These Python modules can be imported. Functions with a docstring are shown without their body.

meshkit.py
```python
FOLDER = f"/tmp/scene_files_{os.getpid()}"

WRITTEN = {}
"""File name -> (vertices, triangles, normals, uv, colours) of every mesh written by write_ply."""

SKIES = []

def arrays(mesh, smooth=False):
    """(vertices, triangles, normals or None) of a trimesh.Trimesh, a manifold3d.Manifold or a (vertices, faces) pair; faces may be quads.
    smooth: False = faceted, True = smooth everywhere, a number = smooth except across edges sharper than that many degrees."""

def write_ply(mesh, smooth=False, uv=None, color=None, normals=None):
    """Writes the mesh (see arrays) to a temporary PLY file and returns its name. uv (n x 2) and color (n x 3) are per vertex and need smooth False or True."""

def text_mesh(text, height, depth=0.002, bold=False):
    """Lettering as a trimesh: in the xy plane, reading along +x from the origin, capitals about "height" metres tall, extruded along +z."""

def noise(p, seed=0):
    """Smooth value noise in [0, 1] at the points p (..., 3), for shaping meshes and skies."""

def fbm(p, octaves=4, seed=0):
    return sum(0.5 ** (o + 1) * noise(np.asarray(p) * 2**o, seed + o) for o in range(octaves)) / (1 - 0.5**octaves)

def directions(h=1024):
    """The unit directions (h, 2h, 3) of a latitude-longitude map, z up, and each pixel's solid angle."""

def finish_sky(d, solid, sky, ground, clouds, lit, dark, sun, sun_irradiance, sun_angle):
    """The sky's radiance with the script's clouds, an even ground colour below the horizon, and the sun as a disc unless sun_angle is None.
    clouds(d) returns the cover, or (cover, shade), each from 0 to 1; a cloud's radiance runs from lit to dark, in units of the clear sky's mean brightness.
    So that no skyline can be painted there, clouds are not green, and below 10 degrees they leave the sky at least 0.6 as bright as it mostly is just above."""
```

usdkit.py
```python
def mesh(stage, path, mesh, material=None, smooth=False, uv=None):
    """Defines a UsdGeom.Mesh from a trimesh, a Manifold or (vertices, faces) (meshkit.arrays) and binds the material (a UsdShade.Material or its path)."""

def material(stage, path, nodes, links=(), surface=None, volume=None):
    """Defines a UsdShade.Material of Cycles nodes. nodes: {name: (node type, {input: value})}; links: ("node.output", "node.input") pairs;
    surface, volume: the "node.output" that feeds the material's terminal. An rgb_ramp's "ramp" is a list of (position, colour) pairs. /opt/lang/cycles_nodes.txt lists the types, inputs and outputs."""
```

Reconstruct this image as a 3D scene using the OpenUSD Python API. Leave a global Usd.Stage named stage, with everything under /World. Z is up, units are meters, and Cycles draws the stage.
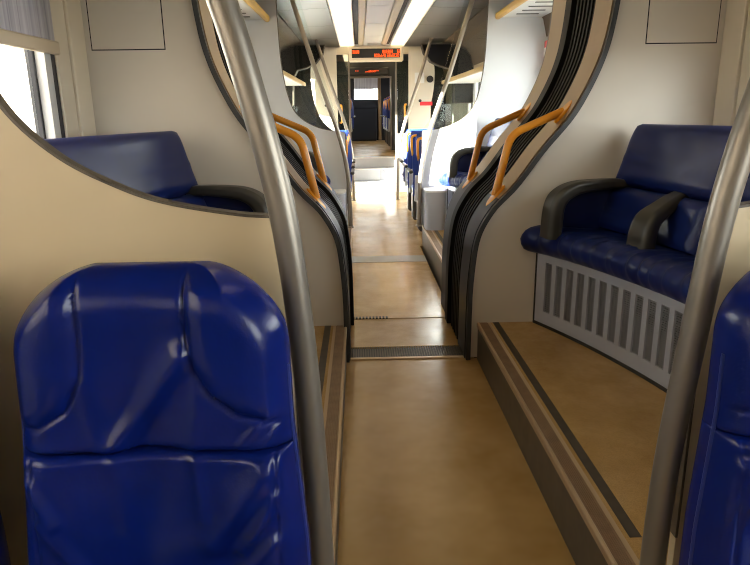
import math, random
import numpy as np, trimesh, usdkit
from scipy.interpolate import PchipInterpolator
from shapely.geometry import Polygon, box as sbox
from shapely import affinity
from pxr import Usd, UsdGeom, UsdLux, UsdShade, Gf, Sdf

stage = Usd.Stage.CreateInMemory()
UsdGeom.SetStageUpAxis(stage, UsdGeom.Tokens.z); UsdGeom.SetStageMetersPerUnit(stage, 1.0)
UsdGeom.Xform.Define(stage, '/World'); UsdGeom.Scope.Define(stage, '/World/Looks')
rng = random.Random(7); nrng = np.random.default_rng(7)

# ------------------------------------------------------------------ camera
FPX, VP, ROLL, EYE = 640.0, (358.5, 112.0), 0.014, 1.2
d_ = np.array([VP[0]-375, VP[1]-282.5, FPX]); d_ /= np.linalg.norm(d_)
r_ = np.array([1, -ROLL, 0.]); r_ -= d_*(r_@d_); r_ /= np.linalg.norm(r_)
n_ = np.cross(d_, r_)
W2 = lambda c: np.array([c@r_, c@d_, -(c@n_)])            # camera axes in world
cx, cy, cz = W2(np.array([1., 0, 0])), W2(np.array([0, -1., 0])), W2(np.array([0, 0, -1.]))
cam = UsdGeom.Camera.Define(stage, '/World/camera')
cam.CreateHorizontalApertureAttr(36.0); cam.CreateVerticalApertureAttr(36.0*565/750); cam.CreateFocalLengthAttr(36.0*FPX/750)
cam.CreateClippingRangeAttr((0.02, 500.0))
cam.AddTransformOp().Set(Gf.Matrix4d(*map(float, [*cx, 0, *cy, 0, *cz, 0, 0, 0, EYE, 1])))
cam.CreateExposureAttr(0.66)

# ------------------------------------------------------------------ sky, sun
SUN_DIR = np.array([0.85, 0.53, -0.20])                   # the way the sunlight travels
sky = UsdLux.DomeLight.Define(stage, '/World/sky_dome'); sky.CreateIntensityAttr(1.0)
skym = usdkit.material(stage, '/World/Looks/sky', {
    's': ('sky_texture', {'sky_type': 'hosek_wilkie', 'sun_direction': (-0.80, -0.50, 0.33), 'turbidity': 3.5, 'ground_albedo': 0.4}),
    'w': ('mix_color', {'blend_type': 'mix', 'fac': 0.72, 'b': (1.0, 0.98, 0.95)}),
    'b': ('background_shader', {'strength': 11.0})}, [('s.color', 'w.a'), ('w.result', 'b.color')], surface='b.background')
UsdShade.MaterialBindingAPI.Apply(sky.GetPrim()).Bind(skym)
sun = UsdLux.DistantLight.Define(stage, '/World/sun'); sun.CreateIntensityAttr(30.0/(math.pi*math.radians(.3)**2)*0.8); sun.CreateAngleAttr(0.6); sun.CreateColorAttr((1.0, 0.93, 0.82))
z_ = -SUN_DIR/np.linalg.norm(SUN_DIR); x_ = np.cross([0, 0, 1.], z_); x_ /= np.linalg.norm(x_); y_ = np.cross(z_, x_)
sun.AddTransformOp().Set(Gf.Matrix4d(*map(float, [*x_, 0, *y_, 0, *z_, 0, 0, 0, 0, 1])))
LAMP = 1.7                                                # ceiling diffuser emission

# ------------------------------------------------------------------ materials
def mat(name, col, rough=0.5, metal=0.0, bump=None, var=None, coat=0.0, spec=0.5, extra=None):
    """bump: (scale, strength, distance); var: (scale, amount) tone variation"""
    n = {'p': ('principled_bsdf', {'base_color': col, 'roughness': rough, 'metallic': metal, 'coat_weight': coat, 'specular_ior_level': spec, **(extra or {})}), 'g': ('geometry', {})}
    l = []
    if var:
        n['vn'] = ('noise_texture', {'scale': var[0], 'detail': 5.0, 'roughness': 0.6})
        a = var[1]
        n['vr'] = ('rgb_ramp', {'ramp': [(0.25, [c*(1-a) for c in col]), (0.75, [min(1, c*(1+a)) for c in col])]})
        l += [('g.position', 'vn.vector'), ('vn.fac', 'vr.fac'), ('vr.color', 'p.base_color')]
    if bump:
        n['bn'] = ('noise_texture', {'scale': bump[0], 'detail': 3.0}); n['bb'] = ('bump', {'strength': bump[1], 'distance': bump[2]})
        l += [('g.position', 'bn.vector'), ('bn.fac', 'bb.height'), ('bb.normal', 'p.normal')]
    return usdkit.material(stage, '/World/Looks/'+name, n, l, surface='p.BSDF')
M = {}
M['leather'] = mat('leather', (0.0022, 0.0085, 0.098), 0.22, bump=(260, 0.12, 0.002), var=(9, 0.18), spec=0.28)
M['leather_sofa'] = mat('leather_sofa', (0.005, 0.014, 0.095), 0.34, bump=(260, 0.2, 0.002), var=(9, 0.2), spec=0.35)
M['seat_cloth'] = mat('seat_cloth', (0.010, 0.032, 0.21), 0.4)
M['piping'] = mat('piping', (0.008, 0.02, 0.14), 0.4)
M['beige'] = mat('beige', (0.51, 0.405, 0.26), 0.42, bump=(500, 0.05, 0.001), var=(3, 0.03))
M['wall'] = mat('wall', (0.66, 0.60, 0.52), 0.42, bump=(400, 0.05, 0.001), var=(2, 0.02))
M['wall_cool'] = mat('wall_cool', (0.74, 0.77, 0.81), 0.4, var=(2, 0.02))
M['trim_tan'] = mat('trim_tan', (0.58, 0.47, 0.33), 0.4)
M['trim_cream'] = mat('trim_cream', (0.68, 0.60, 0.47), 0.4)
M['gap'] = mat('gap', (0.03, 0.027, 0.025), 0.7)
M['edge_brown'] = mat('edge_brown', (0.07, 0.055, 0.04), 0.45)
M['rubber'] = mat('rubber', (0.035, 0.038, 0.042), 0.42, bump=(300, 0.1, 0.001))
M['bellows'] = mat('bellows', (0.006, 0.006, 0.006), 0.6, spec=0.15)
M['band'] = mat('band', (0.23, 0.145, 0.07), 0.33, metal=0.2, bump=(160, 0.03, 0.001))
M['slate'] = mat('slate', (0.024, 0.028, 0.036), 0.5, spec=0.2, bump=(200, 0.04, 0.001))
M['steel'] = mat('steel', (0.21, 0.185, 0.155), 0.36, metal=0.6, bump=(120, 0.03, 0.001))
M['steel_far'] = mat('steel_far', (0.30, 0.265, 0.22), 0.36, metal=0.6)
M['yellow'] = mat('yellow', (0.72, 0.28, 0.012), 0.28, coat=0.4)
M['arm'] = mat('arm', (0.042, 0.039, 0.031), 0.36, bump=(600, 0.15, 0.001))
M['panel_grey'] = mat('panel_grey', (0.42, 0.43, 0.48), 0.45)
M['slot_dark'] = mat('slot_dark', (0.02, 0.02, 0.02), 0.6)
M['slot_bar'] = mat('slot_bar', (0.20, 0.20, 0.21), 0.5)
M['kerb'] = mat('kerb', (0.115, 0.095, 0.068), 0.42, metal=0.25, bump=(140, 0.1, 0.001), var=(14, 0.2))
M['nosing'] = mat('nosing', (0.50, 0.36, 0.22), 0.35, metal=0.3)
M['tread'] = mat('tread', (0.25, 0.155, 0.085), 0.5, var=(20, 0.2))
M['dark_strip'] = mat('dark_strip', (0.065, 0.05, 0.033), 0.55, var=(30, 0.2))
M['grille_bar'] = mat('grille_bar', (0.07, 0.055, 0.038), 0.45, metal=0.3)
M['joint'] = mat('joint', (0.30, 0.29, 0.27), 0.35, metal=0.4)
def lino():
    return usdkit.material(stage, '/World/Looks/lino', {
        'g': ('geometry', {}), 'n1': ('noise_texture', {'scale': 3.2, 'detail': 6.0, 'roughness': 0.65}), 'n2': ('noise_texture', {'scale': 340.0, 'detail': 2.0}),
        'v': ('voronoi_texture', {'scale': 21.0}),
        'r1': ('rgb_ramp', {'ramp': [(0.3, (0.42, 0.25, 0.08)), (0.7, (0.52, 0.33, 0.125))]}),
        'r2': ('rgb_ramp', {'ramp': [(0.32, (0.72, 0.70, 0.68)), (0.6, (1, 1, 1))]}),
        'r3': ('rgb_ramp', {'ramp': [(0.02, (0.45, 0.4, 0.35)), (0.06, (1, 1, 1))]}),
        'm': ('mix_color', {'blend_type': 'multiply', 'fac': 0.8}), 'm2': ('mix_color', {'blend_type': 'multiply', 'fac': 0.5}),
        'rr': ('map_range', {'from_min': 0.3, 'from_max': 0.7, 'to_min': 0.19, 'to_max': 0.33}),
        'bb': ('bump', {'strength': 0.06, 'distance': 0.002}), 'p': ('principled_bsdf', {'specular_ior_level': 0.5})},
        [('g.position', 'n1.vector'), ('g.position', 'n2.vector'), ('g.position', 'v.vector'), ('n1.fac', 'r1.fac'), ('n2.fac', 'r2.fac'), ('v.distance', 'r3.fac'), ('r1.color', 'm.a'), ('r2.color', 'm.b'),
         ('m.result', 'm2.a'), ('r3.color', 'm2.b'), ('m2.result', 'p.base_color'), ('n1.fac', 'rr.value'), ('rr.result', 'p.roughness'), ('n2.fac', 'bb.height'), ('bb.normal', 'p.normal')], surface='p.BSDF')
M['lino'] = lino()
M['ceil'] = mat('ceil', (0.60, 0.60, 0.58), 0.5)
M['ceil_rib'] = mat('ceil_rib', (0.60, 0.50, 0.36), 0.4)
M['ceil_side'] = mat('ceil_side', (0.075, 0.068, 0.058), 0.4, metal=0.3, var=(5, 0.06))
M['cove'] = mat('cove', (0.12, 0.082, 0.05), 0.5)
M['black_panel'] = mat('black_panel', (0.007, 0.007, 0.007), 0.5, spec=0.25)
M['white'] = mat('white', (0.74, 0.74, 0.72), 0.4)
M['wood_edge'] = mat('wood_edge', (0.55, 0.37, 0.15), 0.35)
M['rack_yellow'] = mat('rack_yellow', (0.70, 0.42, 0.07), 0.35)
M['cream'] = mat('cream', (0.66, 0.61, 0.50), 0.4)
M['dark_wall'] = mat('dark_wall', (0.03, 0.033, 0.034), 0.3)
M['cab'] = mat('cab', (0.005, 0.006, 0.011), 0.5, spec=0.3)
M['wood_post'] = mat('wood_post', (0.18, 0.11, 0.05), 0.4)
M['shell'] = mat('shell', (0.55, 0.56, 0.58), 0.4)
M['red'] = mat('red', (0.65, 0.02, 0.03), 0.4)
M['orange_cloth'] = mat('orange_cloth', (0.75, 0.22, 0.05), 0.6)
M['blind'] = mat('blind', (0.40, 0.38, 0.39), 0.8, extra=None)
M['window_white'] = mat('window_white', (0.62, 0.61, 0.60), 0.35)
M['gasket'] = mat('gasket', (0.012, 0.013, 0.02), 0.45)
M['facade'] = mat('facade', (0.62, 0.52, 0.43), 0.8, var=(2.5, 0.15))
M['stone'] = mat('stone', (0.70, 0.58, 0.48), 0.85, var=(4, 0.2))
M['ballast'] = mat('ballast', (0.32, 0.30, 0.27), 0.9, bump=(14, 0.6, 0.05), var=(9, 0.4))
M['leaf'] = mat('leaf', (0.08, 0.16, 0.04), 0.6, var=(6, 0.4))
def emit(name, col, s): return usdkit.material(stage, '/World/Looks/'+name, {'e': ('emission', {'color': col, 'strength': s})}, surface='e.emission')
M['diffuser'] = emit('diffuser', (1.0, 0.76, 0.43), LAMP)
M['led'] = emit('led', (1.0, 0.10, 0.015), 1.5)
def pane(name, tint, k=1.0):
    return usdkit.material(stage, '/World/Looks/'+name, {'t': ('transparent_bsdf', {'color': tint}), 'g': ('glossy_bsdf', {'color': (k, k, k), 'roughness': 0.01}), 'f': ('fresnel', {'IOR': 1.5}), 'ge': ('geometry', {}), 'iv': ('math', {'math_type': 'subtract', 'value1': 1.0}), 'mu': ('math', {'math_type': 'multiply'}), 'm': ('mix_closure', {})},
        [('ge.backfacing', 'iv.value2'), ('iv.value', 'mu.value1'), ('f.fac', 'mu.value2'), ('mu.value', 'm.fac'), ('t.BSDF', 'm.closure1'), ('g.BSDF', 'm.closure2')], surface='m.closure')
M['glass'] = pane('glass', (0.93, 0.96, 0.95)); M['glass_dark'] = pane('glass_dark', (0.70, 0.76, 0.74))
def blind_m():
    return usdkit.material(stage, '/World/Looks/blind_cloth', {'g': ('geometry', {}), 'mp': ('mapping', {'scale': (1, 1, 0.02)}), 'n': ('noise_texture', {'scale': 60.0, 'detail': 3.0}),
        'r': ('rgb_ramp', {'ramp': [(0.3, (0.33, 0.32, 0.36)), (0.7, (0.55, 0.53, 0.56))]}), 'd': ('diffuse_bsdf', {}), 't': ('translucent_bsdf', {}), 'm': ('mix_closure', {'fac': 0.18})},
        [('g.position', 'mp.vector'), ('mp.vector', 'n.vector'), ('n.fac', 'r.fac'), ('r.color', 'd.color'), ('r.color', 't.color'), ('d.BSDF', 'm.closure1'), ('t.BSDF', 'm.closure2')], surface='m.closure')
M['blind_cloth'] = blind_m()

# ------------------------------------------------------------------ scene tree helpers
used = {}
def numbered(parent, name):
    k = (parent, name); used[k] = used.get(k, -1)+1
    return f'{parent}/{name}' if used[k] == 0 else f'{parent}/{name}_{used[k]:03d}'
def tag(prim, label=None, cat=None, group=None, kind=None):
    for k, v in (('label', label), ('category', cat), ('group', group), ('kind', kind)):
        if v: prim.SetCustomDataByKey(k, v)
class Node:
    def __init__(s, path, loc, prim): s.path, s.loc, s.prim = path, np.array(loc, float), prim
def thing(name, label, cat, loc=(0, 0, 0), group=None, kind=None):
    p = numbered('/World', name); x = UsdGeom.Xform.Define(stage, p); x.AddTranslateOp().Set(Gf.Vec3d(*map(float, loc)))
    tag(x.GetPrim(), label, cat, group, kind); return Node(p, loc, x.GetPrim())
def part(T, name, m, material, label=None, smooth=35, kind=None):
    """m is in world coordinates; the part is stored relative to its thing"""
    v, f = np.array(m.vertices) - T.loc, np.array(m.faces)
    p = numbered(T.path, name); q = usdkit.mesh(stage, p, trimesh.Trimesh(v, f, process=False), M[material], smooth=smooth)
    tag(q.GetPrim(), label, None, None, kind); return Node(p, T.loc, q.GetPrim())
def solo(name, m, material, label, cat, group=None, kind=None, smooth=35):
    c = m.bounds.mean(0); c[2] = m.bounds[0][2]
    p = numbered('/World', name); q = usdkit.mesh(stage, p, trimesh.Trimesh(np.array(m.vertices)-c, m.faces, process=False), M[material], smooth=smooth)
    q.AddTranslateOp().Set(Gf.Vec3d(*map(float, c))); tag(q.GetPrim(), label, cat, group, kind); return Node(p, c, q.GetPrim())
def dup(src, name, loc, label, rz=0):
    was = src.prim.GetCustomData(); T = thing(name, label, was['category'], loc, was.get('group'), was.get('kind'))
    if rz: UsdGeom.Xform(T.prim).AddRotateZOp().Set(float(rz))
    T.prim.GetReferences().AddInternalReference(src.prim.GetPath()); T.prim.SetInstanceable(True); return T

# ------------------------------------------------------------------ mesh helpers
cat_ = trimesh.util.concatenate
def bx(x0, x1, y0, y1, z0, z1, b=0.0):
    x0, x1 = sorted((x0, x1)); y0, y1 = sorted((y0, y1)); z0, z1 = sorted((z0, z1))
    if b <= 0:
        m = trimesh.creation.box([x1-x0, y1-y0, z1-z0]); m.apply_translation([(x0+x1)/2, (y0+y1)/2, (z0+z1)/2]); return m
    b = min(b, (x1-x0)/2.01, (y1-y0)/2.01, (z1-z0)/2.01); pts = []
    for X, sx in ((x0, 1), (x1, -1)):
        for Y, sy in ((y0, 1), (y1, -1)):
            for Z, sz in ((z0, 1), (z1, -1)):
                pts += [(X+sx*b, Y+sy*b, Z), (X+sx*b, Y, Z+sz*b), (X, Y+sy*b, Z+sz*b)]
    return trimesh.convex.convex_hull(np.array(pts))
def polys(g): return [p for p in getattr(g, 'geoms', [g]) if p.geom_type == 'Polygon' and p.area > 1e-8]
def ext(poly, h): return cat_([trimesh.creation.extrude_polygon(p, h, engine='earcut') for p in polys(poly)])
def ext_y(poly, y0, y1):                                  # polygon in (x, z)
    m = ext(poly, y1-y0); v = m.vertices.copy(); m.vertices = np.c_[v[:, 0], y1-v[:, 2], v[:, 1]]; return m
def ext_x(poly, x0, x1):                                  # polygon in (y, z)
    m = ext(poly, x1-x0); v = m.vertices.copy(); m.vertices = np.c_[v[:, 2]+x0, v[:, 0], v[:, 1]]; return m
def ext_z(poly, z0, z1):
    m = ext(poly, z1-z0); m.apply_translation([0, 0, z0]); return m
def spline(pts, n=12):
    p = np.array(pts, float); q = np.vstack([2*p[0]-p[1], p, 2*p[-1]-p[-2]]); out = []
    for i in range(1, len(q)-2):
        t = np.linspace(0, 1, n, endpoint=False)[:, None]; a, b, c, d = q[i-1:i+3]
        out.append(0.5*(2*b+(c-a)*t+(2*a-5*b+4*c-d)*t**2+(3*b-a-3*c+d)*t**3))
    return np.vstack([*out, p[-1:]])
def sweep(path, section, up=(0, 0, 1), scale=None):
    """section (k, 2) closed, swept along path with fixed reference up; capped"""
    p = np.array(path, float); t = np.gradient(p, axis=0); t /= np.linalg.norm(t, axis=1, keepdims=True)
    if up is None:
        a = np.cross(t[0], [0, 0, 1.] if abs(t[0][2]) < .9 else [1., 0, 0]); a /= np.linalg.norm(a); A = [a]
        for i in range(1, len(p)):
            a = A[-1]-t[i]*(A[-1]@t[i]); A.append(a/np.linalg.norm(a))
        A = np.array(A)
    else:
        A = np.cross(np.broadcast_to(up, t.shape), t); A /= np.linalg.norm(A, axis=1, keepdims=True)
    B = np.cross(t, A); s = np.array(section, float); k, n = len(s), len(p); sc = np.ones(n) if scale is None else np.asarray(scale)
    v = (p[:, None]+sc[:, None, None]*(s[None, :, :1]*A[:, None]+s[None, :, 1:]*B[:, None])).reshape(-1, 3); f = []
    for i in range(n-1):
        for j in range(k):
            a, b, c, d = i*k+j, i*k+(j+1) % k, (i+1)*k+(j+1) % k, (i+1)*k+j; f += [(a, b, c), (a, c, d)]
    for base, rev in ((0, 1), ((n-1)*k, 0)):
        c = len(v); v = np.vstack([v, v[base:base+k].mean(0)])
        for j in range(k):
            q = (base+j, base+(j+1) % k, c); f.append(q[::-1] if rev else q)
    m = trimesh.Trimesh(v, f, process=False)
    if m.volume < 0: m.invert()
    return m
def circ(r, k=14): a = np.arange(k)*2*np.pi/k; return np.c_[r*np.cos(a), r*np.sin(a)]
def tube(path, r, k=14, scale=None): return sweep(path, circ(r, k), None, scale)
def rrect(w, h, r, k=4):
    r = min(r, w/2.001, h/2.001); out = []
    for cx_, cy_, a0 in ((w/2-r, h/2-r, 0), (-w/2+r, h/2-r, 90), (-w/2+r, -h/2+r, 180), (w/2-r, -h/2+r, 270)):
        for a in np.radians(np.linspace(a0, a0+90, k+1)): out.append((cx_+r*np.cos(a), cy_+r*np.sin(a)))
    return np.array(out)
def bend(pts, r=0.05, n=6):
    """polyline with rounded corners"""
    p = [np.array(q, float) for q in pts]; out = [p[0]]
    for a, b, c in zip(p, p[1:], p[2:]):
        u, w = (a-b)/np.linalg.norm(a-b), (c-b)/np.linalg.norm(c-b); q, s = b+u*r, b+w*r
        for t in np.linspace(0, 1, n): out.append((1-t)**2*q+2*t*(1-t)*b+t*t*s)
    return np.array(out+[p[-1]])
def dense(path, step=0.03):
    out = [path[0]]
    for a, b in zip(path, path[1:]):
        k = max(1, int(np.linalg.norm(b-a)/step)); out += [a+(b-a)*t for t in np.linspace(0, 1, k+1)[1:]]
    return np.array(out)
def pad(C, N, ef, eb):
    """closed cushion: centre surface C (u, v, 3), unit normals N, front and back thickness (0 on the rim)"""
    nu, nv = C.shape[:2]; F, B = C+N*ef[..., None], C-N*eb[..., None]; idx = np.arange(nu*nv).reshape(nu, nv); f = []
    q = np.stack([idx[:-1, :-1], idx[1:, :-1], idx[1:, 1:], idx[:-1, 1:]], -1).reshape(-1, 4)
    f = np.vstack([q[:, [0, 1, 2]], q[:, [0, 2, 3]]]); g = f[:, ::-1]+nu*nv
    rim = np.r_[idx[:-1, 0], idx[-1, :-1], idx[:0:-1, -1], idx[0, :0:-1]]; r2 = np.roll(rim, -1)
    s = np.vstack([np.c_[rim, rim+nu*nv, r2+nu*nv], np.c_[rim, r2+nu*nv, r2]])
    m = trimesh.Trimesh(np.vstack([F.reshape(-1, 3), B.reshape(-1, 3)]), np.vstack([f, g, s]), process=True)
    m.update_faces(m.nondegenerate_faces()); trimesh.repair.fix_normals(m)
    if m.volume < 0: m.invert()
    return m
def edge_dist(P, poly):                                   # distance to a polyline in 2D
    best = np.full(P.shape[:-1], 9.0)
    for a, b in zip(poly[:-1], poly[1:]):
        a, b = np.array(a), np.array(b); t = np.clip(((P-a)@(b-a))/((b-a)@(b-a)), 0, 1); best = np.minimum(best, np.linalg.norm(P-a-t[..., None]*(b-a), axis=-1))
    return best
def noise2(x, y, seed=0):
    r = np.random.default_rng(seed); out = 0
    for k in range(7):
        a = r.uniform(0, 2*np.pi); w = r.uniform(.6, 1.8); out = out+np.sin(w*(x*np.cos(a)+y*np.sin(a))+r.uniform(0, 6.28))
    return out/7

# ------------------------------------------------------------------ dimensions
XC = 0.22; HW = 1.417
SX = lambda s, o: XC+s*o
KX = {-1: -0.077, 1: 0.562}                               # kerb edges
PZ = 0.19                                                 # raised seating floor
YB, YG0, YG1, YF = 3.0, 3.19, 3.62, 3.88                  # bulkhead, bellows start/end, far bulkhead
YP, YE = 5.78, 9.9                                        # far partition, steps
SIDE = {-1: 'left', 1: 'right'}

# ------------------------------------------------------------------ floor
fl = thing('floor', 'ochre speckled linoleum aisle floor with raised seating platforms along both sides', 'floor', kind='structure')
part(fl, 'floor_covering', bx(KX[-1]-.02, KX[1]+.02, -3, 2.995, -.06, 0), 'lino')
part(fl, 'threshold_lip', bx(-.072, .557, 2.995, 3.02, -.05, .006, .003), 'nosing')
tg = part(fl, 'threshold_grille', bx(-.072, .557, 3.02, 3.17, -.05, -.006), 'slot_dark')
part(tg, 'grille_bar', cat_([bx(-.065+.0125*i, -.058+.0125*i, 3.022, 3.168, -.008, .003) for i in range(50)]), 'grille_bar', kind='stuff')
part(fl, 'gangway_plate', bx(-.072, .557, 3.17, 3.635, -.05, .004, .002), 'lino')
jl = part(fl, 'joint_lip', bx(-.085, .557, 3.635, 3.66, -.05, .008, .003), 'nosing')
part(jl, 'drain_bar', cat_([bx(-.08+.02*i, -.069+.02*i, 3.63, 3.665, .006, .012) for i in range(12)]), 'slot_dark', kind='stuff')
part(fl, 'floor_covering', bx(KX[-1]-.04, KX[1]-.02, 3.66, 5.13, -.06, .002), 'lino')
part(fl, 'joint_strip', bx(KX[-1]-.04, KX[1]-.02, 5.13, 5.36, -.06, .005, .002), 'joint')
part(fl, 'floor_covering', bx(SX(-1, HW), SX(1, HW), YP, YE, -.06, .001), 'lino')
part(fl, 'floor_covering', bx(KX[-1]-.04, KX[1]-.02, 5.36, YP, -.06, .001), 'lino')
for (ya, yb) in ((-3, YB-.02), (YF+.05, YP+.05)):
    for s in (-1, 1):
        k, w = KX[s]-(.02*s if ya > 0 else 0)*0, SX(s, HW)
        pl = part(fl, 'raised_platform', bx(k+s*.006, w, ya, yb, -.05, PZ-.004), 'kerb')
        part(pl, 'platform_covering', bx(k+s*.105, w, ya, yb, PZ-.004, PZ), 'lino')
        part(pl, 'platform_covering', bx(k+s*.053, k+s*.066, ya, yb, PZ-.004, PZ), 'nosing')
        part(pl, 'step_nosing', bx(k, k+s*.012, ya, yb, PZ-.022, PZ+.003, .003), 'nosing')
        part(pl, 'tread_strip', cat_([bx(k+s*(.012+.0054*i), k+s*(.0154+.0054*i), ya, yb, PZ-.004, PZ+.0015) for i in range(7)]+[bx(k+s*.012, k+s*.053, ya, yb, PZ-.005, PZ-.001)]), 'tread')
        part(pl, 'dark_floor_strip', bx(k+s*.078, k+s*.108, max(ya, 1.33 if s > 0 else .2) if ya < 0 else ya, yb, PZ-.003, PZ+.001), 'dark_strip')
        part(pl, 'platform_covering', bx(k+s*.066, k+s*.105, ya, yb, PZ-.004, PZ), 'lino')

part(fl, 'subfloor', bx(SX(-1, HW), SX(1, HW), -3, YE, -.14, -.065), 'gap')
# ------------------------------------------------------------------ outer walls with windows
WIN = {'low': [(-1.2, .8), (1.25, 2.64), (4.30, 5.02), (6.1, 8.3)], 'door': [(8.72, 9.24), (9.27, 9.79)], 'high': [(12.9, 14.5), (14.8, 16.4)]}
ZW = {'low': (.93, 1.88), 'door': (.08, 1.95), 'high': (1.25, 2.05)}
wn = 0
for s in (-1, 1):
    x0, x1 = SX(s, HW), SX(s, HW+.07)
    holes = [(y0, 5.55 if (s > 0 and y0 == 4.30) else y1, *ZW[k]) for k in WIN for (y0, y1) in WIN[k]]
    poly = sbox(-3.1, -.06, 17.3, 2.3)
    for (y0, y1, z0, z1) in holes: poly = poly.difference(sbox(y0, z0, y1, z1).buffer(.06).buffer(0).intersection(sbox(y0, z0, y1, z1)))
    wl = solo('wall_'+SIDE[s], ext_x(poly, min(x0, x1), max(x0, x1)), 'wall', f'cream {SIDE[s]} side wall of the train carriage with windows', 'wall', kind='structure')
    for (y0, y1, z0, z1) in holes:
        wn += 1
        where = {-1.2: 'behind the camera', 1.25: 'beside the near sofa', 4.3: 'just past the gangway', 6.1: 'beside the blue seat rows', 8.72: 'in the nearer door leaf before the steps', 9.27: 'in the farther door leaf before the steps', 12.9: 'in the high saloon, nearer', 14.8: 'in the high saloon, farther'}[y0]
        w = thing(f'window_{wn}', f'white framed {SIDE[s]} side window {where}', 'window', ((x0+x1)/2, (y0+y1)/2, z0), kind='structure')
        ring = lambda a, b: sbox(y0+a, z0+a, y1-a, z1-a).difference(sbox(y0+b, z0+b, y1-b, z1-b))
        xa = SX(s, HW+.005)
        xr = lambda o0, o1: sorted((SX(s, HW+o0), SX(s, HW+o1)))
        part(w, 'rubber_gasket', ext_x(ring(-.04, .0), *xr(-.012, -.001)), 'gasket')
        part(w, 'window_frame', ext_x(ring(.0, .052), *xr(-.014, .045)), 'window_white')
        part(w, 'inner_gasket', ext_x(ring(.052, .07), *xr(.022, .05)), 'gasket')
        part(w, 'glass_pane', ext_x(sbox(y0+.065, z0+.065, y1-.065, z1-.065), *xr(.03, .035)), 'glass')
# end walls
solo('wall_back', bx(SX(-1, HW+.002), SX(1, HW-.002), -1.46, -1.40, 0.0, 2.12), 'beige', 'beige end wall of the carriage behind the camera', 'wall', kind='structure')
# corner trims between window and bulkhead
tn = 0
for s in (-1, 1):
    for (a, b, m, p) in ((2.70, 2.82, 'trim_cream', .012), (2.826, 2.975, 'trim_cream', .022)):
        tn += 1
        xs = sorted((SX(s, HW), SX(s, HW-p)))
        solo(f'trim_{tn}', bx(xs[0], xs[1], a, b, PZ, 2.14, .004), m, f'{"narrow" if a < 2.8 else "wide"} cream vertical corner trim between {SIDE[s]} window and bulkhead', 'trim', kind='structure')

# ------------------------------------------------------------------ bulkheads and gangway
prof_z = [0, .3, .55, .62, .745, .85, 1.02, 1.17, 1.24, 1.43, 1.52, 1.67, 1.85, 2.2]
prof_o = [.30, .302, .32, .334, .398, .497, .622, .745, .787, .868, .89, .91, .922, .925]
PO = PchipInterpolator(prof_z, prof_o); zz = np.linspace(-.0, 2.05, 90); zz = zz
OPEN = Polygon([*[(XC+float(PO(z)), z) for z in np.r_[-.3, zz].clip(-.3)], *[(XC-float(PO(max(z, 0))), z) for z in np.r_[-.3, zz][::-1]]]) if False else Polygon(
    [(XC+float(PO(max(z, 0))), z) for z in np.r_[-.3, zz]]+[(XC-float(PO(max(z, 0))), z) for z in np.r_[-.3, zz][::-1]])
OPEN = OPEN.buffer(-.06).buffer(.06)
CLIP = sbox(-3, 0.007, 3, 2.15)
def ring(a, b): return OPEN.buffer(a).difference(OPEN.buffer(b)).intersection(CLIP)
full = sbox(SX(-1, HW-.001), .0, SX(1, HW-.001), 2.15)
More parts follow.
